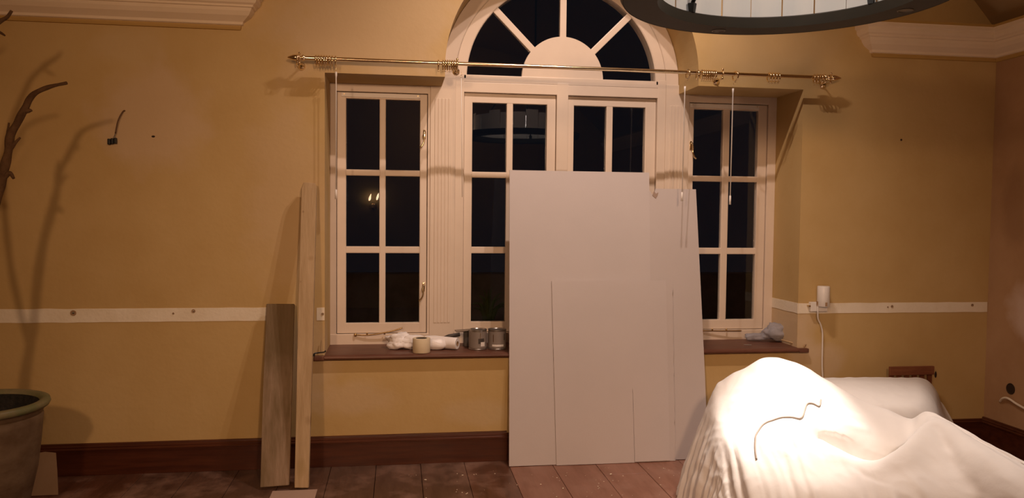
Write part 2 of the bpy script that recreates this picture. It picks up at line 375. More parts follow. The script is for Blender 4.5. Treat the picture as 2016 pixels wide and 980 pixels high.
# ------------------------------------------------------------------ windows
YF = .35
def bar(bm, x0, x1, z0, z1, y0, y1, bev=.004): box(bm, x0, x1, y0, y1, z0, z1, bev=bev, seg=2)
def pane_box(x0, x1, z0, z1, y, parent, rz=0.0):
    w_, h_ = (x1 - x0) / 2 + .004, (z1 - z0) / 2 + .004
    bm = bm_new(); box(bm, -w_, w_, -.002, .002, -h_, h_); o = obj('pane', bm, M['pane'], parent)
    o.location = ((x0 + x1) / 2, y, (z0 + z1) / 2); o.rotation_euler = (0, 0, rz); return o
ROWS = [(1.776, 2.220), (1.289, 1.737), (.800, 1.246)]
def casement(parent, x0, x1, gx, z0, z1, y, strip=False, tilt=0.0):
    """x0..x1 outer, gx = [(left pane),(right pane)]"""
    d = .045
    cm = empty('casement', parent=None) if False else None
    bm = bm_new()
    bar(bm, x0, gx[0][0], z0, z1, y, y + d); bar(bm, gx[1][1], x1, z0, z1, y, y + d)
    bar(bm, x0, x1, ROWS[0][1], z1, y + .0004, y + d); bar(bm, x0, x1, z0, ROWS[2][0], y + .0004, y + d)
    bar(bm, gx[0][1], gx[1][0], ROWS[2][0] - .005, ROWS[0][1] + .005, y + .002, y + d - .004, .006)
    bar(bm, gx[0][0] - .005, gx[1][1] + .005, ROWS[0][0], ROWS[1][1], y + .0026, y + d - .004, .006) if False else None
    for zb, zt in ((ROWS[1][1], ROWS[0][0]), (ROWS[2][1], ROWS[1][0])):
        bar(bm, gx[0][0] - .005, gx[1][1] + .005, zb, zt, y + .003, y + d - .004, .006)
    c = obj('casement', bm, M['gloss'], parent)
    for zb, zt in ROWS:
        for a, b in gx:
            p = pane_box(a, b, zb, zt, y + .024, c, tilt)
    return c
def brass_stay(parent, x0, x1, y, z, rise=0.0, dip=.0):
    """peg stay on the bottom rail"""
    bm = bm_new()
    pts = [(x0, y, z), (x0 + .3 * (x1 - x0), y - .01, z), (x0 + .75 * (x1 - x0), y - .02, z + rise * .5), (x1, y - .02, z + rise)]
    tube(bm, spline(pts, 5), .0045, 8)
    for f in (.25, .62): lathe(bm, [(0, 0), (.006, 0), (.005, .012), (.0, .014)], 8, Matrix.Translation((x0 + f * (x1 - x0), y - .012, z + .004)))
    lathe(bm, [(0, -.01), (.009, -.008), (.009, .008), (0, .01)], 10, Matrix.Translation((x0, y, z)))
    return obj('casement_stay', bm, M['brass_old'], parent, smooth=True)
def brass_handle(parent, x, y, z, side=1):
    h = bm_new(); box(h, x - .008, x + .008, y - .006, y, z - .03, z + .03, bev=.003)
    lathe(h, [(0, 0), (.009, 0), (.007, .018), (.009, .024), (0, .026)], 10, Matrix.Translation((x, y, z + .012)) @ Matrix.Rotation(pi / 2, 4, 'X'))
    tube(h, spline([(x, y - .022, z + .014), (x + side * .006, y - .03, z - .01), (x + side * .004, y - .032, z - .045), (x + side * .016, y - .03, z - .075), (x + side * .030, y - .027, z - .088)], 5),
         [.0045] * 5 + [.005] * 5 + [.0055] * 5 + [.0065] * 6, 8)
    return obj('handle', h, M['brass'], parent, smooth=True)
def side_window(n, xa, xb, x0, x1, gx, label, hx, hside, stays):
    w = empty('window_%d' % n, kind='structure', label=label)
    bm = bm_new(); d = .10
    bar(bm, xa, x0, .655, 2.312, YF, YF + d, .003); bar(bm, x1, xb, .655, 2.312, YF, YF + d, .003)
    bar(bm, xa, xb, 2.262, 2.312, YF + .0005, YF + d, .003); bar(bm, xa, xb, .655, .732, YF - .004, YF + d, .004)
    obj('frame', bm, M['gloss'], w)
    c = casement(w, x0 + .003, x1 - .003, gx, .735, 2.259, YF + .012)
    bm = bm_new(); bar(bm, gx[0][0] - .03, gx[1][1] + .0, 2.229, 2.256, YF + .004, YF + .013, .002)
    obj('draught_strip', bm, M['white_plastic'], w)
    bm = bm_new()
    for sx in (gx[0][0] - .012, gx[1][1] - .014): lathe(bm, [(0, 0), (.0035, 0), (.003, .002), (0, .002)], 8, Matrix.Translation((sx, YF + .0045, 2.246)) @ Matrix.Rotation(pi / 2, 4, 'X'))
    obj('strip_screws', bm, M['brass_old'], w)
    for hz in hx[1]: brass_handle(w, hx[0], YF + .012, hz, hside)
    brass_stay(w, *stays)
    return w
LG = [(-.325, -.118), (-.078, .137)]
side_window(1, XL, .202, -.385, .186, LG, 'left casement window of six small panes with brass stay', (.165, (2.005, 1.03)), -1, (-.265, .03, YF - .012, .728, .045))
RG = [(2 * XC - b - .0, 2 * XC - a + (-.02 if i == 0 else -.02)) for i, (a, b) in enumerate(LG[::-1])]
RG = [(1.962, 2.170), (2.218, 2.420)]
side_window(3, 1.918, XR, 1.925, 2.486, RG, 'right casement window of six small panes beside the grey sheets', (1.942, (1.975,)), 1, (2.04, 2.31, YF - .012, .728, .0))

w2 = empty('window_2', kind='structure', label='tall arched middle window with fanlight and two casements')
bm = bm_new(); d = .10
bar(bm, .361, .417, .655, 2.40, YF, YF + d, .003); bar(bm, 1.703, 1.759, .655, 2.40, YF, YF + d, .003)
bar(bm, 1.022, 1.098, .655, 2.36, YF + .0003, YF + d, .003); bar(bm, .361, 1.759, 2.282, 2.347, YF + .0006, YF + d, .003); bar(bm, .361, 1.759, .655, .732, YF - .004, YF + d, .004)
obj('frame', bm, M['gloss'], w2)
casement(w2, .419, 1.020, [(.473, .696), (.738, .962)], .735, 2.280, YF + .025, tilt=radians(1.5))
casement(w2, 1.100, 1.701, [(1.142, 1.362), (1.406, 1.628)], .735, 2.280, YF + .025, tilt=radians(1.5))
# fanlight
def arc_ring(bm, cx, cz, r0, r1, a0, a1, y0, y1, n=48):
    vs = []
    for i in range(n + 1):
        a = a0 + (a1 - a0) * i / n
        c, s = cos(a), sin(a)
        vs.append([bm.verts.new((cx + r * c, y, cz + r * s)) for r, y in ((r0, y0 + .005), (r0 + .006, y0), (r1 - .002, y0), (r1, y0 + .002), (r1, y1), (r0, y1))])
    for i in range(n):
        for k in range(6): bm.faces.new((vs[i][k], vs[i][(k + 1) % 6], vs[i + 1][(k + 1) % 6], vs[i + 1][k]))
    bm.faces.new(vs[0][::-1]); bm.faces.new(vs[-1])
bm = bm_new(); arc_ring(bm, XC, ZS, .628, .698, 0, pi, YF + .001, YF + d)
bar(bm, .362, 1.758, 2.3475, 2.393, YF + .001, YF + d, .003)
fan = obj('fanlight_frame', bm, M['gloss'], w2)
bm = bm_new(); arc_ring(bm, XC, ZS, .699, RW - .002, 0, pi, YF - .003, YF + d)
obj('arch_architrave', bm, M['gloss'], w2)
bm = bm_new(); n = 40
poly = [(XC + .270 * cos(pi * i / n), 2.388 + .272 * sin(pi * i / n)) for i in range(n + 1)]
prism(bm, poly, 'y', YF + .008, YF + .05)
obj('half_round_panel', bm, M['gloss'], w2)
for a in (45, 90, 135):
    bm = bm_new(); mt = Matrix.Translation((XC, 0, ZS)) @ Matrix.Rotation(-radians(a - 90), 4, 'Y')
    box(bm, -.0215, .0215, YF + .010, YF + .05, .265, .64, bev=.005, mtx=mt)
    obj('glazing_bar', bm, M['gloss'], w2)
for a0, a1 in ((0, 45), (45, 90), (90, 135), (135, 180)):
    bm = bm_new(); n = 16
    pl = [(XC + .632 * cos(radians(a0 + (a1 - a0) * i / n)), max(ZS + .632 * sin(radians(a0 + (a1 - a0) * i / n)), 2.388)) for i in range(n + 1)]
    pl += [(XC + .262 * cos(radians(a1 - (a1 - a0) * i / n)), max(ZS + .262 * sin(radians(a1 - (a1 - a0) * i / n)), 2.388)) for i in range(n + 1)]
    prism(bm, pl, 'y', YF + .032, YF + .036)
    bmesh.ops.remove_doubles(bm, verts=bm.verts[:], dist=1e-4)
    obj('fan_pane', bm, M['pane'], w2)
# reeded pilasters between the windows
for (a, b) in ((.202, .361), (1.759, 1.918)):
    bm = bm_new(); base = YF - .006
    box(bm, a, b, base, YF + .10, .655, 2.40 if False else 2.3715, bev=.002)
    m_ = (a + b) / 2
    for i in range(5):
        x = m_ - .044 + i * .022
        box(bm, x - .0085, x + .0085, base - .004, base + .004, .80, 2.235, bev=.003)
    obj('fluted_pilaster', bm, M['gloss'], w2)
# filler above lintel level beside the arch, hidden behind the wall; window board
bm = bm_new()
prof = [(.35, .633), (-.012, .633), (-.026, .636), (-.034, .643), (-.036, .648), (-.033, .656), (-.024, .661), (-.010, .664), (.35, .666)]
prism(bm, prof, 'x', XL, XR)
box(bm, -.485, XL, -.033, -.0005, .634, .662, bev=.006); box(bm, XR, 2.612, -.033, -.0005, .634, .662, bev=.006)
obj('window_board', bm, M['mahogany_top'], kind='structure', label='worn dark mahogany window board with rounded nosing')

# ------------------------------------------------------------------ outside
bm = bm_new(); box(bm, -8, 12, .47, 9, -.25, -.12); obj('ground_outside', bm, M['outside'], kind='structure', label='dim stone paving outside the windows')
bm = bm_new(); box(bm, -8, 12, 5.2, 5.5, -.12, .75); obj('garden_wall', bm, M['outside'], kind='structure', label='low stone garden wall seen dimly through the panes')
pt = empty('garden_planter', (.74, 1.75, -.12), label='tall stone planter with spiky leaves seen through the middle window', cat='planter')
bm = bm_new(); lathe(bm, [(0, 0), (.14, 0), (.13, .05), (.10, .12), (.09, .5), (.13, .62), (.17, .68), (.17, .72), (.12, .72), (.10, .66), (0, .66)], 20); obj('urn', bm, M['outside'], pt, smooth=True, ang=40)
random.seed(5)
bm = bm_new()
for k in range(22):
    a = random.random() * 6.28; l = random.uniform(.18, .36); s = random.uniform(.1, .9)
    p = [(0.02 * cos(a), .02 * sin(a), .66), (l * .4 * s * cos(a), l * .4 * s * sin(a), .66 + l * .7), (l * s * cos(a), l * s * sin(a), .66 + l * (1.1 - .5 * s))]
    tube(bm, spline(p, 4), [.008, .009, .010, .010, .009, .007, .005, .003, .001], 4)
obj('leaves', bm, M['leaf'], pt)

# ------------------------------------------------------------------ curtain pole
YP, ZP = -.10, 2.373
cp = empty('curtain_pole', (XC, YP, ZP), label='long polished brass curtain pole with pointed finials', cat='curtain pole')
bm = bm_new(); tube(bm, [(-1.60, 0, 0), (1.60, 0, 0)], .0112, 20); obj('rod', bm, M['brass'], cp, smooth=True, ang=50)
for s in (-1, 1):
    bm = bm_new(); mt = Matrix.Translation((s * 1.585, 0, 0)) @ Matrix.Rotation(s * pi / 2, 4, 'Y')
    lathe(bm, [(0, 0), (.013, 0), (.0145, .003), (.018, .008), (.018, .012), (.010, .018), (.009, .026), (.015, .034), (.018, .046), (.0155, .064), (.008, .084), (.004, .092), (.0, .098)], 20, mt)
    obj('finial', bm, M['brass'], cp, smooth=True, ang=45)
for bx in (-.554, .338, 2.010 - 0.05, 2.672):
    x = bx - XC
    bm = bm_new()
    lathe(bm, [(0, 0), (.022, 0), (.022, .004), (.012, .010), (.008, .016)], 16, Matrix.Translation((x, .0995, -.03)) @ Matrix.Rotation(pi / 2, 4, 'X'))
    tube(bm, [(x, .09, -.03), (x, .02, -.03), (x, 0, -.018)], .005, 8)
    torus(bm, .0155, .0036, 20, 8, Matrix.Translation((x, 0, -.001)) @ Matrix.Rotation(pi / 2, 4, 'Y'))
    lathe(bm, [(0, -.008), (.006, -.006), (.008, 0), (.006, .006), (0, .008)], 12, Matrix.Translation((x, 0, .025)))
    lathe(bm, [(0, -.009), (.004, -.007), (.006, 0), (.004, .007), (0, .009)], 12, Matrix.Translation((x, 0, -.028)))
    obj('bracket', bm, M['brass'], cp, smooth=True)
# rings, each its own thing
ring0 = None; ring_mesh = None
ORD = ['first', 'second', 'third', 'fourth', 'fifth', 'sixth', 'seventh', 'eighth']
def ring(x, label, group=None, rz=0.0, eye=True):
    global ring0
    if ring0 is None:
        bm = bm_new(); torus(bm, .0272, .0046, 24, 8, Matrix.Rotation(pi / 2, 4, 'Y'))
        r = obj('curtain_ring', bm, M['brass'], smooth=True)
        bm = bm_new(); torus(bm, .005, .0013, 12, 6, Matrix.Translation((0, 0, -.0368))); obj('eyelet', bm, M['brass'], r, smooth=True)
        ring0 = r
    else:
        r = copy_tree(ring0)
    r.location = (x, YP, ZP - .0112); r.rotation_euler = (0, 0, rz)
    r['label'] = label; r['category'] = 'curtain ring'
    if group: r['group'] = group
    return r
def px2x(p): return -.664 + (p - 550) * (2.737 + .664) / 1105.0   # along the pole (near enough, refined below)
def ringx(p):
    # exact intersection of the image column with the pole line
    for_x = None
    lo_, hi_ = -1.0, 3.2
    for _ in range(40):
        m_ = (lo_ + hi_) / 2; dv = Vector((m_, YP, ZP)) - Vector((0, -4.7, 1.4929))
        c = 1008 + 1543.6 * dv.dot(cr) / dv.dot(cf)
        if c < p: lo_ = m_
        else: hi_ = m_
    return lo_
ring(-.568, 'lone brass ring beside the left end bracket of the curtain pole', rz=.15)
G1 = 'brass rings bunched above the left window'
for k in range(8): ring(-.462 + k * .0148 + (.004 if k == 7 else 0), ORD[k] + ' brass ring from the left in the bunch above the left window', G1, rz=random.uniform(-.06, .06))
G2 = 'brass rings bunched left of the arch'
for k in range(8): ring(.228 + (k + (1 if k > 0 else 0)) * .0132, ORD[k] + ' brass ring from the left in the bunch at the left foot of the arch', G2, rz=random.uniform(-.06, .06))
ring(1.738, 'single brass ring carrying a wand just right of the arch glass', rz=.1)
G3 = 'brass rings bunched right of the arch'
for k in range(8): ring(1.800 + (k + (1 if k > 0 else 0)) * .0136, ORD[k] + ' brass ring from the left in the bunch at the right foot of the arch', G3, rz=random.uniform(-.06, .06))
ring(2.043, 'single brass ring carrying a wand above the right window', rz=.25)
G4 = 'four spaced brass rings above the right window'
for k in range(4): ring(2.262 + k * .020, ORD[k] + ' from the left of four spaced brass rings over the right window', G4, rz=random.uniform(-.1, .1))
G5 = 'brass rings by the right end bracket'
for k, x in enumerate((2.560, 2.580, 2.600, 2.618)): ring(x, ORD[k] + ' brass ring from the left beside the right end bracket of the pole', G5, rz=random.uniform(-.35, .35))
# draw wands
def wand(x, ztop, zbot, label, thin=False, dx=0.0, y=YP):
    w = empty('curtain_wand', (x, y, ztop), label=label, cat='curtain wand', group='white wands hanging from the curtain pole')
    L = ztop - zbot
    bm = bm_new(); tube(bm, spline([(0, 0, .034), (.004, 0, .024), (-.004, 0, .010), (0, 0, 0)], 4), .0012, 6); obj('hook', bm, M['brass'], w, smooth=True)
    if thin:
        bm = bm_new(); tube(bm, [(0, 0, 0), (dx * .5, 0, -L * .5), (dx, 0, -L)], .0018, 8); obj('cord', bm, M['white_plastic'], w, smooth=True)
    else:
        bm = bm_new(); tube(bm, [(0, 0, 0), (0, 0, -.018), (dx * .05, 0, -.03), (dx, 0, -L)], [.0062, .0062, .0036, .0032], 10); obj('cord', bm, M['white_plastic'], w, smooth=True)
        bm = bm_new(); tube(bm, [(dx * (1 - .055 / L), 0, -L + .055), (dx, 0, -L)], [.0058, .0062], 10); obj('grip', bm, M['white_plastic'], w, smooth=True)
    return w
wand(-.352, 2.300, 1.578, 'white draw wand hanging over the left edge of the left window')
wand(.362, 2.290, 1.60, 'thin white cord hanging in front of the left pilaster', thin=True, dx=.010)
wand(1.722, 2.288, 1.592, 'white draw wand hanging in front of the right pilaster', dx=-.006)
wand(2.030, 2.285, 1.575, 'white draw wand hanging over the right window', dx=-.004)

# ------------------------------------------------------------------ ring lamp
RC = Vector((1.32, -2.144, 2.25))
rl = empty('ring_chandelier', RC, label='large dark ring chandelier with frosted panels hanging at the top right', cat='chandelier')
bm = bm_new()
prof = [(.530, 0), (.6705, 0), (.6715, .0025), (.675, .0025), (.677, .0), (.688, .018), (.694, .050), (.680, .055), (.545, .055), (.5245, .046)]
lathe(bm, prof, 128, close=True); obj('ring', bm, M['black_iron'], rl, smooth=True, ang=25)
for k in range(24):
    a = radians(80.7 + 7.3 - k * 15)
    hgt = .20 + (.03 if k % 3 == 0 else 0)
    bm = bm_new(); n = 6
    r0 = .548 + (.006 if k % 2 else 0)
    half = radians(7.2)
    vs = []
    for i in range(n + 1):
        t = a - half + 2 * half * i / n
        vs.append([bm.verts.new((r * cos(t), r * sin(t), z)) for r, z in ((r0, .046), (r0 + .005, .046), (r0 + .005, .046 + hgt), (r0, .046 + hgt))])
    for i in range(n):
        for q in range(4): bm.faces.new((vs[i][q], vs[i][(q + 1) % 4], vs[i + 1][(q + 1) % 4], vs[i + 1][q]))
    bm.faces.new(vs[0][::-1]); bm.faces.new(vs[-1])
    obj('glass_panel', bm, M['frost'], rl)
for a in (116, 21.5, -64, -158):
    t = radians(a); c, s = cos(t), sin(t)
    bm = bm_new(); lathe(bm, [(0, .046), (.016, .046), (.022, .088), (.0, .088)], 4, Matrix.Translation((c * .528, s * .528, 0))); obj('arm_socket', bm, M['black'], rl)
    bm = bm_new(); tube(bm, [(c * .526, s * .526, .090), (c * .05, s * .05, .78)], .0095, 8); obj('arm', bm, M['black'], rl, smooth=True)
for a in (94.3, 9.6, -82, -170):
    t = radians(a); bm = bm_new(); lathe(bm, [(0, -.0005), (.026, -.0005), (.029, -.003), (.0335, -.002), (.034, .002)], 24, Matrix.Translation((cos(t) * .604, sin(t) * .604, 0)))
    obj('spot_cap', bm, mat('spot_cap_metal', (.14, .125, .10), .35, metal=.6), rl, smooth=True, ang=40)
bm = bm_new(); lathe(bm, [(0, .76), (.06, .76), (.06, .81), (.02, .84), (.012, .86), (.012, 2.24), (.05, 2.26), (.05, 2.32), (0, 2.32)], 20); obj('suspension', bm, M['black'], rl, smooth=True, ang=40)

rl.scale = (.832, .832, .832)
# candle wall lamp on the wall behind the camera: it shows as two small flames in the panes
wl = empty('wall_lamp', (-.39, YB, 1.62), label='small brass twin candle wall lamp behind the camera', cat='wall lamp')
bm = bm_new(); lathe(bm, [(0, 0), (.06, 0), (.05, .02), (0, .03)], 20, Matrix.Rotation(-pi / 2, 4, 'X')); obj('back_plate', bm, M['brass'], wl, smooth=True)
for sx, zb_ in ((-.062, .085), (.058, .10)):
    bm = bm_new(); tube(bm, spline([(0, .02, 0), (sx * .6, .06, -.05), (sx, .08, -.02), (sx, .08, zb_)], 5), .006, 8); obj('arm', bm, M['brass'], wl, smooth=True)
    bm = bm_new(); lathe(bm, [(0, 0), (.014, .01), (.019, .04), (.012, .08), (.004, .11), (0, .12)], 12, Matrix.Translation((sx, .08, zb_)) @ Matrix.Rotation(.25, 4, 'Y')); obj('candle_bulb', bm, mat('lit_bulb', (1, .72, .45), .5, emit=22), wl, smooth=True)
# vault fitting: small twin spotlight bar that lights the window
vf = empty('ceiling_spotlight', (1.11, -1.32, 4.10), label='small black twin spotlight under the vault above the window', cat='ceiling light')
bm = bm_new(); box(bm, -.2, .2, -.015, .015, .02, .04, bev=.004); tube(bm, [(0, 0, .04), (0, 0, .118)], .012, 8); obj('bar', bm, M['black'], vf)

# ------------------------------------------------------------------ leaning sheets
def lean_sheet(name, poly, yb, zslope, t, label, cat, group, m, origin):
    """poly in (x, s) with s measured up the sheet; leans back by angle"""
    bm = bm_new()
    prism(bm, poly, 'y', -t, 0)
    o = obj(name, bm, m, label=label, cat=cat, group=group)
    o.location = origin; o.rotation_euler = (-math.atan(zslope), 0, 0)
    return o
def ragged(x0, z0, x1, z1, n, amp, seed):
    return [(x0 + (x1 - x0) * i / n + noise.noise((seed, i * .9, 0)) * amp * (0 if i in (0, n) else 1), z0 + (z1 - z0) * i / n) for i in range(n + 1)]
GS = 'grey sheets leaning on the window board'
def flap():
    bm = bm_new(); pts = [(1.588, 1.640), (1.600, 1.668), (1.612, 1.652), (1.628, 1.660), (1.622, 1.640), (1.610, 1.622)]
    prism(bm, pts, 'y', -.012, -.009); return bm
RG_ = ragged(1.4285, .0, 1.425, .45, 14, .005, 9)[1:]
# C back sheet, widest to the right
sl = .128
lean_sheet('grey_sheet', [(1.10, 0.0), (1.908, 0.0), (1.903, .5), (1.893, 1.0), (1.878, 1.684), (1.612, 1.684), (1.602, 1.655), (1.585, 1.648), (1.578, 1.665), (1.56, 1.674), (1.10, 1.674)], -.118, sl, .009,
           'grey sheet at the back right of the stack, lower torn top corner', 'sheet', GS, M['board2'], (0, -.117, .0015))
_bk = [o for o in bpy.data.objects if o.name.startswith('grey_sheet')][0]
obj('torn_flap', flap(), M['board_edge'], _bk, label='torn brownish corner')
lean_sheet('grey_sheet', [(.660, 0)] + [(1.50, 0)] + [(1.555, .9), (1.567, 1.785), (.678, 1.785)], -.130, sl, .010,
           'tallest grey sheet leaning in front of the middle window', 'sheet', GS, M['board'], (0, -.1295, .0015))
lean_sheet('grey_sheet', [(1.0, 0), (1.690, 0)] + ragged(1.690, .02, 1.700, 1.10, 26, .006, 3)[1:] + [(1.0, 1.10)], -.14, sl, .0045,
           'grey offcut with a ragged right edge, third in the stack', 'sheet', GS, M['board2'], (0, -.1405, .0015))
lean_sheet('grey_sheet', [(.945, 0), (1.4285, 0)] + RG_ + [(p[0] + .0022, p[1] + (.004 if k == 0 else 0)) for k, p in list(enumerate([(1.4285, 0)] + RG_))[::-1][1:]] + [(1.652, .006), (1.655, 1.105), (.930, 1.105)], -.15, sl, .006,
           'smallest grey offcut at the front of the stack', 'sheet', GS, M['board'], (0, -.1460, .0015))
# ------------------------------------------------------------------ timber
def plank(name, poly, t, top, bottom, label, m, bev=.003):
    """poly in local (x, s)"""
    bm = bm_new(); 
    n = len(poly)
    prism(bm, poly, 'y', -t, 0)
    bmesh.ops.bevel(bm, geom=[e for e in bm.edges], offset=bev, segments=1, affect='EDGES')
    o = obj(name, bm, m, label=label, cat='plank')
    b = Vector(bottom); tp = Vector(top); d = (tp - b).normalized()
    xax = Vector((1, 0, 0)); xax = (xax - d * xax.dot(d)).normalized(); yax = d.cross(xax)
    o.matrix_world = Matrix.Translation(b) @ Matrix((xax, yax, d)).transposed().to_4x4()
    return o
plank('timber_plank', [(-.078, 0), (.0735, .004), (.0755, .5), (.078, 1.008), (-.078, 1.012), (-.080, .5)], .030, (-.668, -.030, .962), (-.653, -.348, .006),
      'short wide weathered grey-brown plank leaning on the wall', M['old_timber'])
plank('timber_plank', [(-.037, .003), (.037, 0), (.041, .8), (.042, 1.66), (.034, 1.688), (-.030, 1.692), (-.042, 1.655), (-.040, .8)], .042, (-.505, -.040, 1.655), (-.510, -.372, .006),
      'tall narrow knotty pine plank leaning left of the window', M['pine'])
bm = bm_new(); box(bm, -.66, -.425, -.72, -.418, .001, .008, bev=.0015); obj('board_offcut', bm, mat('pinkish_offcut', (.46, .33, .27), .7), label='flat pinkish board offcut lying on the floor below the planks', cat='board')

# ------------------------------------------------------------------ things on the window board
ZB = .6655
def tin(x, y, rz, kind, label):
    r, h = .0565, .124
    t = empty('paint_tin', (x, y, ZB), label=label, cat='paint tin', group='two grey paint tins on the window board', rz=rz)
    bm = bm_new(); lathe(bm, [(0, .002), (r - .003, .002), (r - .001, 0), (r, .002), (r, .006), (r - .002, .008), (r - .002, h - .008), (r, h - .006), (r, h), (r - .006, h), (r - .008, h - .004), (0, h - .004)], 40)
    obj('can', bm, M['tin'], t, smooth=True, ang=35)
    bm = bm_new(); lathe(bm, [(r - .0015, .012), (r - .0005, .013), (r - .0005, h - .012), (r - .0015, h - .012)], 40); obj('label_wrap', bm, M['tin_label'], t, smooth=True, ang=35)
    bm = bm_new(); lathe(bm, [(0, h - .003), (r - .016, h - .003), (r - .013, h + .001), (r - .008, h + .0005), (r - .008, h - .003)], 40); obj('lid', bm, M['tin'], t, smooth=True, ang=35)
    def patch(a0, a1, z0, z1, m, off=.0006):
        bm = bm_new(); n = 8; rr = r - .0005 + off; vs = []
        for i in range(n + 1):
            a = radians(a0 + (a1 - a0) * i / n); vs.append((bm.verts.new((rr * cos(a), rr * sin(a), z0)), bm.verts.new((rr * cos(a), rr * sin(a), z1))))
        for i in range(n): bm.faces.new((vs[i][0], vs[i + 1][0], vs[i + 1][1], vs[i][1]))
        return obj('sticker', bm, m, t, smooth=True)
    if kind == 0:
        patch(-92, -52, .040, .072, M['label_dark']); patch(-76, -46, .024, .050, M['label_white'], .0010); patch(-80, -77, .072, .105, M['brass_old'])
    else:
        patch(-128, -52, .022, .034, M['label_white']); patch(-122, -118, .050, .095, M['brass_old']); patch(-50, -40, .060, .100, M['label_dark'])
    return t
tin(.492, .115, 0, 0, 'grey paint tin with dark label and white sticker, left of the pair')
tin(.612, .112, 0, 1, 'grey paint tin with a pale band near its base, right of the pair')
# trowels and scraper behind the tins
tr = empty('filling_knife', (.205, .285, ZB), label='dark flat filling knife lying behind the film roll', cat='tool')
bm = bm_new(); prism(bm, [(-.01, .02), (.09, .045), (.09, .050), (-.01, .022)], 'y', -.03, .03); obj('blade', bm, M['steel'], tr)
bm = bm_new(); tube(bm, [(.09, 0, .048), (.12, 0, .055), (.19, 0, .066)], [.008, .013, .012], 10); obj('handle', bm, M['label_dark'], tr, smooth=True)
bm = bm_new(); box(bm, -.075, .075, -.035, .035, 0, .006, bev=.002); o = obj('scraper_blade', bm, M['steel'], label='dark steel blade lying flat behind the left paint tin', cat='tool'); o.location = (.435, .215, ZB + .100); o.rotation_euler = (0, -.05, .1)
bm = bm_new(); box(bm, .415, .52, .20, .275, ZB, ZB + .096, bev=.004); obj('small_carton', bm, M['label_dark'], label='small dark carton behind the left paint tin', cat='box')
# masking tape roll standing on its side
tp = empty('tape_roll', (.143, .030, ZB), label='wide cream tape roll standing on the window board', cat='tape')
bm = bm_new(); lathe(bm, [(.034, 0), (.052, 0), (.053, .002), (.053, .084), (.052, .086), (.034, .086)], 40, close=True); obj('tape', bm, M['tape'], tp, smooth=True, ang=35)
bm = bm_new(); lathe(bm, [(.0315, .001), (.034, .001), (.034, .085), (.0315, .085)], 32, close=True); obj('core', bm, M['label_dark'], tp, smooth=True, ang=35)
# roll of film with crumpled loose end
fr = empty('film_roll', (.275, .125, ZB), label='white roll of dust film with a loose crumpled end', cat='film roll')
bm = bm_new(); mt = Matrix.Translation((.09, -.03, .038)) @ Matrix.Rotation(radians(-30), 4, 'Z') @ Matrix.Rotation(pi / 2, 4, 'Y')
lathe(bm, [(.015, .0), (.034, .0), (.036, -.004), (.037, -.05), (.040, -.16), (.034, -.22), (.015, -.22)], 28, mt, close=True)
obj('roll', bm, M['film'], fr, smooth=True, ang=50)
bm = bm_new(); lathe(bm, [(.0125, .001), (.0155, .001), (.0155, -.2), (.0125, -.2)], 20, mt, close=True); obj('core', bm, M['card'], fr, smooth=True)
def crumple(bm, cx, cy, cz, rx, ry, rz_, seed, amp=.35, sub=4, floor=0.0):
    t = bmesh.new(); bmesh.ops.create_icosphere(t, subdivisions=sub, radius=1)
    for v in t.verts:
        n = v.co.normalized()
        f = 1 + amp * (noise.noise(n * 1.5 + Vector((seed, 0, 0))) * .9) + amp * .5 * (.3 - abs(noise.noise(n * 3.1 + Vector((0, seed, 0)))) * 1.2)
        v.co = Vector((cx + n.x * rx * f, cy + n.y * ry * f, max(cz + n.z * rz_ * f, floor)))
    me = bpy.data.meshes.new('t'); t.to_mesh(me); t.free(); bm.from_mesh(me); bpy.data.meshes.remove(me)
bm = bm_new(); crumple(bm, -.265, .04, .045, .085, .05, .050, 3, .6, 4, .001); crumple(bm, -.17, .02, .04, .09, .04, .042, 8, .5, 4, .001); crumple(bm, -.04, -.015, .034, .07, .03, .036, 5, .3, 3, .001)
obj('loose_film', bm, M['film'], fr, smooth=True)
# bag on the right
bg = empty('plastic_bag', (2.50, .235, ZB), label='crumpled bluish clear plastic bag on the right of the window board', cat='bag')
bm = bm_new(); crumple(bm, .03, 0, .062, .105, .06, .060, 12, .45, 4, .001); crumple(bm, -.11, .03, .03, .08, .03, .026, 17, .5, 3, .001); obj('bag', bm, M['bag'], bg, smooth=True)
bm = bm_new(); lathe(bm, [(0, 0), (.04, 0), (.045, .01), (.045, .05), (.02, .055), (0, .055)], 20, Matrix.Translation((-.01, 0, .045)) @ Matrix.Rotation(1.2, 4, 'Y')); obj('contents', bm, mat('pale_contents', (.50, .48, .46), .6), bg, smooth=True, ang=40)
st = bm_new(); tube(st, [(2.50, .12, ZB + .030), (2.596, -.005, ZB + .006)], .0055, 8); obj('wooden_stick', st, M['stick'], label='thin pale wooden stick poking out from under the plastic bag', cat='stick', smooth=True)
bm = bm_new(); crumple(bm, 2.598, .012, ZB + .010, .022, .016, .012, 4, .5, 3, ZB + .0005); obj('rag_scrap', bm, M['card'], label='small brown scrap at the right end of the window board', cat='scrap', smooth=True)
bm = bm_new(); tube(bm, [(2.23, .10, ZB + .004), (2.275, .085, ZB + .004)], .003, 8); obj('loose_screw', bm, M['tin'], label='small bright screw lying on the board beside the grey sheets', cat='screw')
# wire clamp with cord at left end of the board
cl = empty('wire_clamp', (-.452, -.022, .6625), label='small dark wire clamp on the left tip of the window board', cat='clamp')
bm = bm_new(); tube(bm, spline([(-.038, -.01, .001), (-.030, -.008, .014), (-.01, 0, .018), (.015, 0, .020), (.034, 0, .024), (.03, .0, .030)], 4), .0035, 6); box(bm, -.045, -.026, -.016, .004, 0, .012, bev=.002); obj('wire', bm, M['black'], cl)
bm = bm_new(); tube(bm, spline([(.012, 0, .018), (.008, .004, .05), (.012, .006, .09)], 4), .0028, 6); obj('cord', bm, M['stick'], cl)

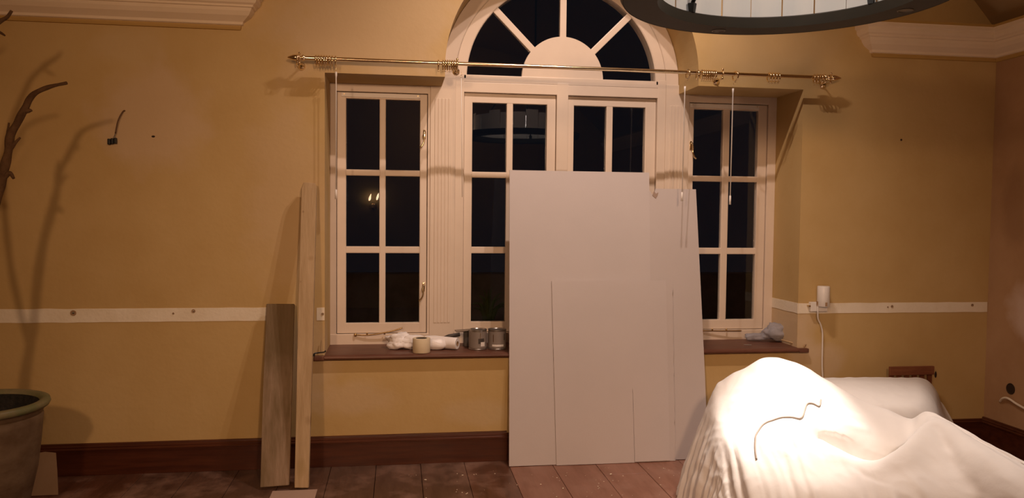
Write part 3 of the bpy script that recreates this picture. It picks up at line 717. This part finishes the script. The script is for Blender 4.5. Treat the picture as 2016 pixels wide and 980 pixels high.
# ------------------------------------------------------------------ wall plug device and cable
pg = empty('plug_adaptor', (2.690, -.003, .905), label='white round plug-in adaptor on the wall right of the window', cat='adaptor')
bm = bm_new(); lathe(bm, [(0, .0), (.036, .0), (.0385, .003), (.0385, .125), (.036, .129), (0, .129)], 32, Matrix.Translation((0, -.046, .03))); obj('drum', bm, M['white_plastic'], pg, smooth=True, ang=40)
bm = bm_new(); box(bm, -.075, .038, -.034, 0, -.005, .055, bev=.004); obj('back_plate', bm, M['white_plastic'], pg)
bm = bm_new(); box(bm, -.040, -.025, -.052, -.030, .030, .062, bev=.002); obj('socket_slot', bm, M['card'], pg); bm = bm_new(); box(bm, -.008, .006, -.0865, -.080, .034, .058, bev=.001); obj('socket_slot', bm, M['card'], pg)
bm = bm_new(); box(bm, -.088, -.070, -.03, -.004, .025, .034, bev=.002); obj('pins', bm, M['brass_old'], pg)
bm = bm_new(); tube(bm, spline([(-.036, -.045, .040), (-.036, -.047, 0), (-.026, -.035, -.05), (0, -.022, -.09), (.018, -.014, -.14), (.022, -.012, -.22), (.024, -.012, -.36), (.03, -.02, -.50), (.02, -.035, -.70), (.06, -.06, -.84), (.16, -.10, -.895)], 6), .0048, 8)
obj('cable', bm, M['white_plastic'], pg, smooth=True)
# cable end poking from the left wall with a terminal block
wc = empty('wall_light_cable', (-1.520, 0, 2.06), label='bare light cable with black connector hanging from the left wall', cat='cable')
bm = bm_new(); tube(bm, spline([(0, .0, 0), (-.008, -.012, -.008), (-.03, -.022, -.06), (-.045, -.02, -.13)], 5), .004, 8); obj('flex', bm, mat('brown_flex', (.12, .055, .02), .5), wc, smooth=True)
bm = bm_new(); tube(bm, [(-.045, -.02, -.13), (-.050, -.018, -.155)], .0018, 6); tube(bm, [(-.045, -.02, -.13), (-.060, -.018, -.158)], .0018, 6); obj('wire_pair', bm, M['tin'], wc)
bm = bm_new()
for i in range(3): box(bm, -.086 + i * .0165, -.072 + i * .0165, -.028, -.008, -.192 + i * .003, -.160 + i * .003, bev=.003)
obj('terminal_block', bm, M['black'], wc)

# ------------------------------------------------------------------ right wall details
bm = bm_new(); lathe(bm, [(0, -.001), (.028, -.001), (.034, -.004), (.036, 0)], 20, Matrix.Translation((XW1 - .001, -.225, .416)) @ Matrix.Rotation(pi / 2, 4, 'Y')); obj('socket_hole', bm, M['hole'], label='dark round hole in the right wall', cat='wall mark')
bm = bm_new(); tube(bm, spline([(XW1 - .004, -.144, .315), (XW1 - .02, -.185, .345), (XW1 - .02, -.228, .355), (XW1 - .018, -.30, .335), (XW1 - .016, -.38, .318)], 5), .0075, 8)
obj('bent_pipe', bm, M['plaster_bare'], label='pale bent pipe end on the right wall', cat='pipe', smooth=True)

# ------------------------------------------------------------------ dust sheets
def cr2(P, t):
    n = len(P) - 1; i = min(int(t), n - 1); f = t - i
    p0, p1, p2, p3 = P[max(i - 1, 0)], P[i], P[i + 1], P[min(i + 2, n)]
    return .5 * ((2 * p1) + (p2 - p0) * f + (2 * p0 - 5 * p1 + 4 * p2 - p3) * f * f + (3 * p1 - p0 - 3 * p2 + p3) * f ** 3)
def cloth(name, G, nu, nv, m, fold, label, cat, seed=0.0, parent=None, top=.5, zfloor=.004, nvf=26, nuf=30, creases=()):
    G = [[Vector(p) for p in row] for row in G]
    nr, nc = len(G), len(G[0])
    cols = [[cr2(G[r], c * (nc - 1) / nu) for c in range(nu + 1)] for r in range(nr)]
    V = [[cr2([cols[r][c] for r in range(nr)], k * (nr - 1) / nv) for c in range(nu + 1)] for k in range(nv + 1)]
    out = []
    for k in range(nv + 1):
        for c in range(nu + 1):
            p = V[k][c]
            du = V[k][min(c + 1, nu)] - V[k][max(c - 1, 0)]; dv = V[min(k + 1, nv)][c] - V[max(k - 1, 0)][c]
            n = du.cross(dv)
            if n.length < 1e-9: n = Vector((0, 0, 1))
            n.normalize()
            if n.z < -.2: n = -n
            steep = 1 - min(1, max(0, abs(n.z)))
            hang = steep ** 1.1 * min(1, max(0, (top - p.z) / top + .15))
            fu, fv = c / nu, k / nv
            hang = max(hang, .7 * min(1, max(0, (.46 - p.z) / .30)) * min(1, max(0, 1.9 - fu * 6.5)) * (1 if top > .5 else 0))
            wl = min(1, max(0, 1.6 - fu * 11)); wr = min(1, max(0, (fu - .80) * 7)); wf = min(1, max(0, (fv - (.46 if fu < .4 else .46 + (fu - .4) * 1.2)) * 5)) * (1 - wl) * (1 - wr); wb = min(1, max(0, (.2 - fv) * 6)) * (1 - wl) * (1 - wr)
            def rid(t, sd_): 
                a_ = noise.noise(Vector((t + .25 * noise.noise(Vector((t * .7, p.z * 3, sd_))), p.z * .7, sd_)))
                b_ = noise.noise(Vector((t * 2.3, p.z * .9, sd_ + 4)))
                return .9 * (abs(a_) * 2.2 - .45) + .55 * b_
            fold_v = rid(fv * nvf, seed); fold_u = rid(fu * nuf, seed + 11)
            f3 = noise.noise(Vector((p.x * 5, p.y * 5, p.z * 5)) + Vector((seed * 3, 0, 0)))
            f4 = 1 - 2 * abs(noise.noise(Vector((p.x * 11 + p.z * 5, p.y * 11, p.z * 8)) + Vector((0, seed * 3, 0))))
            d = hang * fold * ((wl + wr) * fold_v + (wf + wb) * fold_u) + (.006 * f3 + (.0026 + .0055 * hang) * f4) * min(1, p.z * 8)
            for (ax, ay, bx, by, w_, dp) in creases:
                ab = Vector((bx - ax, by - ay)); t_ = max(0, min(1, (Vector((p.x - ax, p.y - ay)).dot(ab)) / ab.length_squared))
                dist = (Vector((p.x, p.y)) - Vector((ax, ay)) - ab * t_).length
                if dist < 3 * w_ and n.z > .15: d += dp * math.exp(-(dist / w_) ** 2) * (1 - .6 * abs(2 * t_ - 1))
            hn = Vector((n.x, n.y, n.z))
            out.append(p + hn * d)
    bm = bm_new(); vs = [bm.verts.new((v.x, v.y, max(v.z, zfloor))) for v in out]
    W = nu + 1
    for k in range(nv):
        for c in range(nu): bm.faces.new((vs[k * W + c], vs[k * W + c + 1], vs[(k + 1) * W + c + 1], vs[(k + 1) * W + c]))
    o = obj(name, bm, m, parent, smooth=True, label=label, cat=cat)
    sd = o.modifiers.new('thick', 'SOLIDIFY'); sd.thickness = .003; sd.offset = -1
    return o
R1 = [
[(1.686,-0.720,0.561),(1.735,-0.730,0.623),(1.840,-0.750,0.688),(1.953,-0.780,0.749),(2.117,-0.800,0.717),(2.242,-0.840,0.643),(2.399,-0.920,0.549),(2.521,-1.000,0.504),(2.601,-1.060,0.467),(2.641,-1.150,0.513),(2.658,-1.380,0.486),(2.644,-1.750,0.454),(2.635,-2.000,0.427)],
[(1.621,-0.840,0.509),(1.686,-0.880,0.557),(1.764,-0.920,0.578),(1.868,-0.960,0.598),(1.986,-1.000,0.578),(2.130,-1.110,0.505),(2.280,-1.170,0.432),(2.395,-1.225,0.396),(2.492,-1.215,0.415),(2.598,-1.220,0.527),(2.631,-1.440,0.492),(2.615,-1.820,0.456),(2.583,-2.100,0.431)],
[(1.580,-1.020,0.426),(1.636,-1.060,0.448),(1.710,-1.100,0.465),(1.795,-1.140,0.503),(1.911,-1.170,0.508),(2.030,-1.160,0.380),(2.160,-1.195,0.270),(2.270,-1.235,0.215),(2.405,-1.225,0.270),(2.561,-1.280,0.528),(2.601,-1.500,0.495),(2.585,-1.880,0.453),(2.567,-2.160,0.425)],
[(1.555,-1.160,0.354),(1.605,-1.220,0.396),(1.669,-1.260,0.417),(1.759,-1.290,0.467),(1.856,-1.320,0.501),(1.955,-1.370,0.467),(2.065,-1.420,0.410),(2.152,-1.450,0.397),(2.276,-1.450,0.449),(2.507,-1.360,0.536),(2.571,-1.560,0.491),(2.545,-1.950,0.450),(2.550,-2.220,0.420)],
[(1.523,-1.280,0.261),(1.570,-1.380,0.316),(1.655,-1.430,0.341),(1.743,-1.470,0.363),(1.847,-1.500,0.369),(1.950,-1.530,0.363),(2.052,-1.560,0.358),(2.135,-1.580,0.366),(2.256,-1.580,0.391),(2.413,-1.550,0.421),(2.487,-1.720,0.428),(2.501,-2.050,0.386),(2.512,-2.300,0.388)],
[(1.492,-1.400,0.164),(1.552,-1.500,0.211),(1.628,-1.560,0.241),(1.711,-1.600,0.252),(1.811,-1.630,0.259),(1.909,-1.660,0.255),(2.013,-1.680,0.258),(2.093,-1.700,0.262),(2.223,-1.700,0.267),(2.349,-1.720,0.280),(2.455,-1.850,0.292),(2.476,-2.150,0.290),(2.472,-2.380,0.334)],
]
G = []
# back / right hem on the floor and half-way up
hem = []; half = []
for i, p in enumerate(R1[0]):
    if i <= 8: hem.append((p[0] + .02, p[1] + .17, 0.0)); half.append((p[0] + .01, p[1] + .09, p[2] * .55))
    else: hem.append((p[0] + .16, p[1] + (.10 if i == 9 else .02), 0.0)); half.append((p[0] + .08, p[1] + .04, p[2] * .55))
G = [hem, half] + [list(r) for r in R1]
G.append([(p[0] - .01, p[1] - .06, 0.0) for p in R1[-1]])
# left hanging side: two further columns
full = []
for r, row in enumerate(G):
    p = row[0]; zt = p[2]
    xf = min(p[0] - .10, 1.55) if zt > .05 else p[0] - .03
    if r == 0: left = [(1.545, -.60, 0), (1.58, -.58, 0.0)]
    elif r == 1: left = [(1.525, -.66, 0), (1.60, -.66, zt * .5)]
    else:
        xf = {2: 1.500, 3: 1.475, 4: 1.462, 5: 1.455, 6: 1.440, 7: 1.42, 8: 1.42}[r]
        left = [(xf, p[1] - .02, 0.0), ((xf * .42 + p[0] * .58) - .012, p[1] - .01, zt * .55)]
    last = row[-1]
    full.append(left + row + [(last[0] + .0, last[1] - .12, last[2] * .5), (last[0], last[1] - .18, 0.0)])
sheet = cloth('dust_sheet', full, 300, 190, M['cloth'], .046, 'large cream dust sheet draped over an armchair, lit from above', 'dust sheet', seed=2.3, top=.56, creases=[
    (2.50, -1.40, 2.44, -1.60, .028, -.020), (2.44, -1.58, 2.40, -1.95, .030, -.020), (2.56, -1.42, 2.50, -1.9, .035, .014),
    (2.10, -1.08, 2.26, -1.10, .014, -.009), (2.14, -1.12, 2.30, -1.15, .016, .010), (2.18, -1.00, 2.34, -1.08, .018, -.006),
    (1.70, -.86, 1.80, -.79, .012, -.006), (1.68, -.95, 1.82, -.86, .014, .006), (1.92, -1.34, 2.03, -1.24, .016, -.014), (2.03, -1.24, 2.10, -1.16, .018, -.010),
    (2.00, -1.50, 2.12, -1.62, .016, -.006), (1.74, -1.40, 1.70, -1.60, .014, -.010), (1.80, -1.42, 1.78, -1.62, .014, .008), (2.2, -1.55, 2.26, -1.75, .018, .007)])
# second sheet behind
G2 = []
ys = [(-.14, 0.0), (-.17, .30), (-.20, .485), (-.27, .505), (-.45, .50), (-.66, .475), (-.76, .42), (-.80, .2), (-.84, 0.0)]
xs2 = [(2.42, 0), (2.45, .30), (2.49, .46), (2.56, .500), (2.70, .505), (2.90, .500), (3.10, .498), (3.22, .487), (3.305, .425), (3.37, .29), (3.45, .15), (3.56, 0)]
for (y, zy) in ys:
    row = []
    for i, (x, zx) in enumerate(xs2):
        z = min(zx, zy) if min(zx, zy) < .4 else zx * zy / .5
        k_ = (4.7 + y) / 4.40 if x > 2.6 else 1.0
        row.append((2.6 + (x - 2.6) * 1.0 if x <= 2.6 else x * (1 + (k_ - 1) * min(1, (x - 2.6) / .4)), y, z))
    G2.append(row)
cloth('dust_sheet', G2, 160, 80, M['cloth'], .022, 'smaller cream dust sheet over low furniture against the back wall', 'dust sheet', seed=7.7, top=.5, nvf=12, nuf=18)
# furniture carcasses under the sheets (feet of them only matter from other views)
ac = empty('armchair', (2.15, -1.3, 0), label='armchair completely hidden under the large dust sheet', cat='armchair')
bm = bm_new(); box(bm, -.42, .34, -.18, .30, .02, .20, bev=.02); obj('seat', bm, M['crate'], ac)
bm = bm_new(); box(bm, -.30, .10, .42, .50, .02, .52, bev=.03); obj('backrest', bm, M['crate'], ac)
lt = empty('low_table', (2.88, -.47, 0), label='low table completely hidden under the smaller dust sheet', cat='table')
bm = bm_new(); box(bm, -.26, .08, -.18, .18, .38, .42, bev=.01); obj('table_top', bm, M['crate'], lt)
for sx in (-.22, .05):
    for sy in (-.15, .15):
        bm = bm_new(); box(bm, sx - .02, sx + .02, sy - .02, sy + .02, 0, .38, bev=.004); obj('leg', bm, M['crate'], lt)
# red brown slatted chair back behind
ck = empty('slatted_crate', (3.27, -.075, 0), label='reddish brown slatted crate standing behind the smaller dust sheet', cat='crate')
for z in (.12, .32, .520):
    bm = bm_new(); box(bm, -.14, .17, -.035, -.015, z - .028, z + .028, bev=.003); obj('rail', bm, M['crate'], ck)
for i in range(6):
    bm = bm_new(); box(bm, -.13 + i * .054, -.10 + i * .054, -.015, .0, 0, .54, bev=.003); obj('slat', bm, M['crate'], ck)
# cord over the sheet
from mathutils.bvhtree import BVHTree
dg = bpy.context.evaluated_depsgraph_get()
me = sheet.data
bvh = BVHTree.FromPolygons([v.co for v in me.vertices], [p.vertices for p in me.polygons])
cord_xy = [(2.13, -1.02), (2.105, -1.05), (2.08, -1.035), (2.05, -1.035), (2.02, -1.065), (1.985, -1.105), (1.94, -1.135), (1.885, -1.145), (1.82, -1.14), (1.76, -1.145), (1.71, -1.18), (1.68, -1.23), (1.655, -1.285), (1.64, -1.33)]
pts = []
for (x, y) in cord_xy:
    h = bvh.ray_cast(Vector((x, y, 3)), Vector((0, 0, -1)))
    if h[0]: pts.append(h[0] + Vector((0, 0, .005)))
bm = bm_new(); sp = spline(pts, 6)
sp2 = []
for p in sp:
    h = bvh.ray_cast(Vector((p.x, p.y, 3)), Vector((0, 0, -1))); sp2.append(Vector((p.x, p.y, (h[0].z + .004) if h[0] else p.z)))
tube(bm, sp2, .0042, 8); obj('white_cord', bm, mat('grey_white_flex', (.26, .21, .17), .5), label='thin pale cord snaking across the brightly lit dust sheet', cat='cord', smooth=True)

# ------------------------------------------------------------------ pot and branch
px, py_ = -1.915, -.80
pot = empty('plant_pot', (px, py_, 0), label='large brown glazed pot at the lower left corner', cat='plant pot')
bm = bm_new(); lathe(bm, [(0, 0), (.15, 0), (.165, .01), (.20, .12), (.235, .28), (.252, .42), (.258, .50), (.262, .535), (.256, .545), (.262, .555), (.262, .575), (.25, .578)], 48); obj('body', bm, M['terracotta'], pot, smooth=True, ang=40)
bm = bm_new(); lathe(bm, [(.262, .570), (.285, .578), (.292, .592), (.288, .606), (.270, .612), (.252, .606), (.244, .592)], 48); obj('rim', bm, M['pot_rim'], pot, smooth=True, ang=60)
bm = bm_new(); lathe(bm, [(.246, .594), (.240, .57), (.232, .50), (.226, .49)], 48); obj('inner_wall', bm, M['soil'], pot, smooth=True)
bm = bm_new(); lathe(bm, [(0, .525), (.10, .522), (.226, .515)], 32); obj('soil', bm, M['soil'], pot, smooth=True)
br = empty('bare_branch', (px, py_, .530), label='dry bare branch rising from the pot at the left edge of the picture', cat='branch')
bm = bm_new()
def rel(*p): return [(a + 1.915, 0.0, c - .530) for a, c in p]
sp = spline(rel((-1.95, .535), (-1.93, .80), (-1.90, 1.0), (-1.876, 1.153), (-1.845, 1.43), (-1.795, 1.643), (-1.768, 1.759), (-1.757, 1.841), (-1.722, 1.899), (-1.691, 1.965), (-1.675, 2.005), (-1.647, 2.036), (-1.581, 2.066), (-1.512, 2.084)), 5)
n = len(sp); rad = []
for i, p in enumerate(sp):
    f = i / (n - 1); rad.append((.021 * (1 - f) ** .8 + .0065) * (1 + .28 * noise.noise(p * 18)))
for i in range(n):
    sp[i] = sp[i] + Vector((noise.noise(sp[i] * 9), noise.noise(sp[i] * 9 + Vector((5, 0, 0))), 0)) * .006
tube(bm, sp, rad, 10); obj('main_stem', bm, M['bark'], br, smooth=True)
for tw, r0 in ((rel((-1.768, 1.80), (-1.768, 1.85), (-1.762, 1.895)), .009), (rel((-1.765, 1.76), (-1.74, 1.80), (-1.715, 1.828)), .010), (rel((-1.70, 1.95), (-1.672, 1.952), (-1.668, 1.948)), .014), (rel((-1.80, 1.63), (-1.765, 1.665), (-1.745, 1.64)), .015),
               (rel((-1.90, 1.0), (-1.98, 1.4), (-2.0, 1.9), (-1.90, 2.22), (-1.83, 2.32), (-1.792, 2.352), (-1.762, 2.372), (-1.742, 2.402)), .017), (rel((-1.83, 2.32), (-1.79, 2.30), (-1.772, 2.288)), .008)):
    bm = bm_new(); sp = spline(tw, 5); tube(bm, sp, [r0 * (1 - .55 * i / (len(sp) - 1)) * (1 + .25 * noise.noise(p * 25)) for i, p in enumerate(sp)], 8); obj('twig', bm, M['bark'], br, smooth=True)
# buff card leaning behind the pot
bm = bm_new(); prism(bm, [(-.14, 0), (.115, 0), (.10, .12), (.085, .215), (.03, .222), (-.05, .21), (-.10, .13)], 'y', -.004, 0)
o = obj('buff_card', bm, M['card'], label='buff card standing between the pot and the wall', cat='card'); o.location = (-1.88, -.33, .002); o.rotation_euler = (-.25, 0, .0)
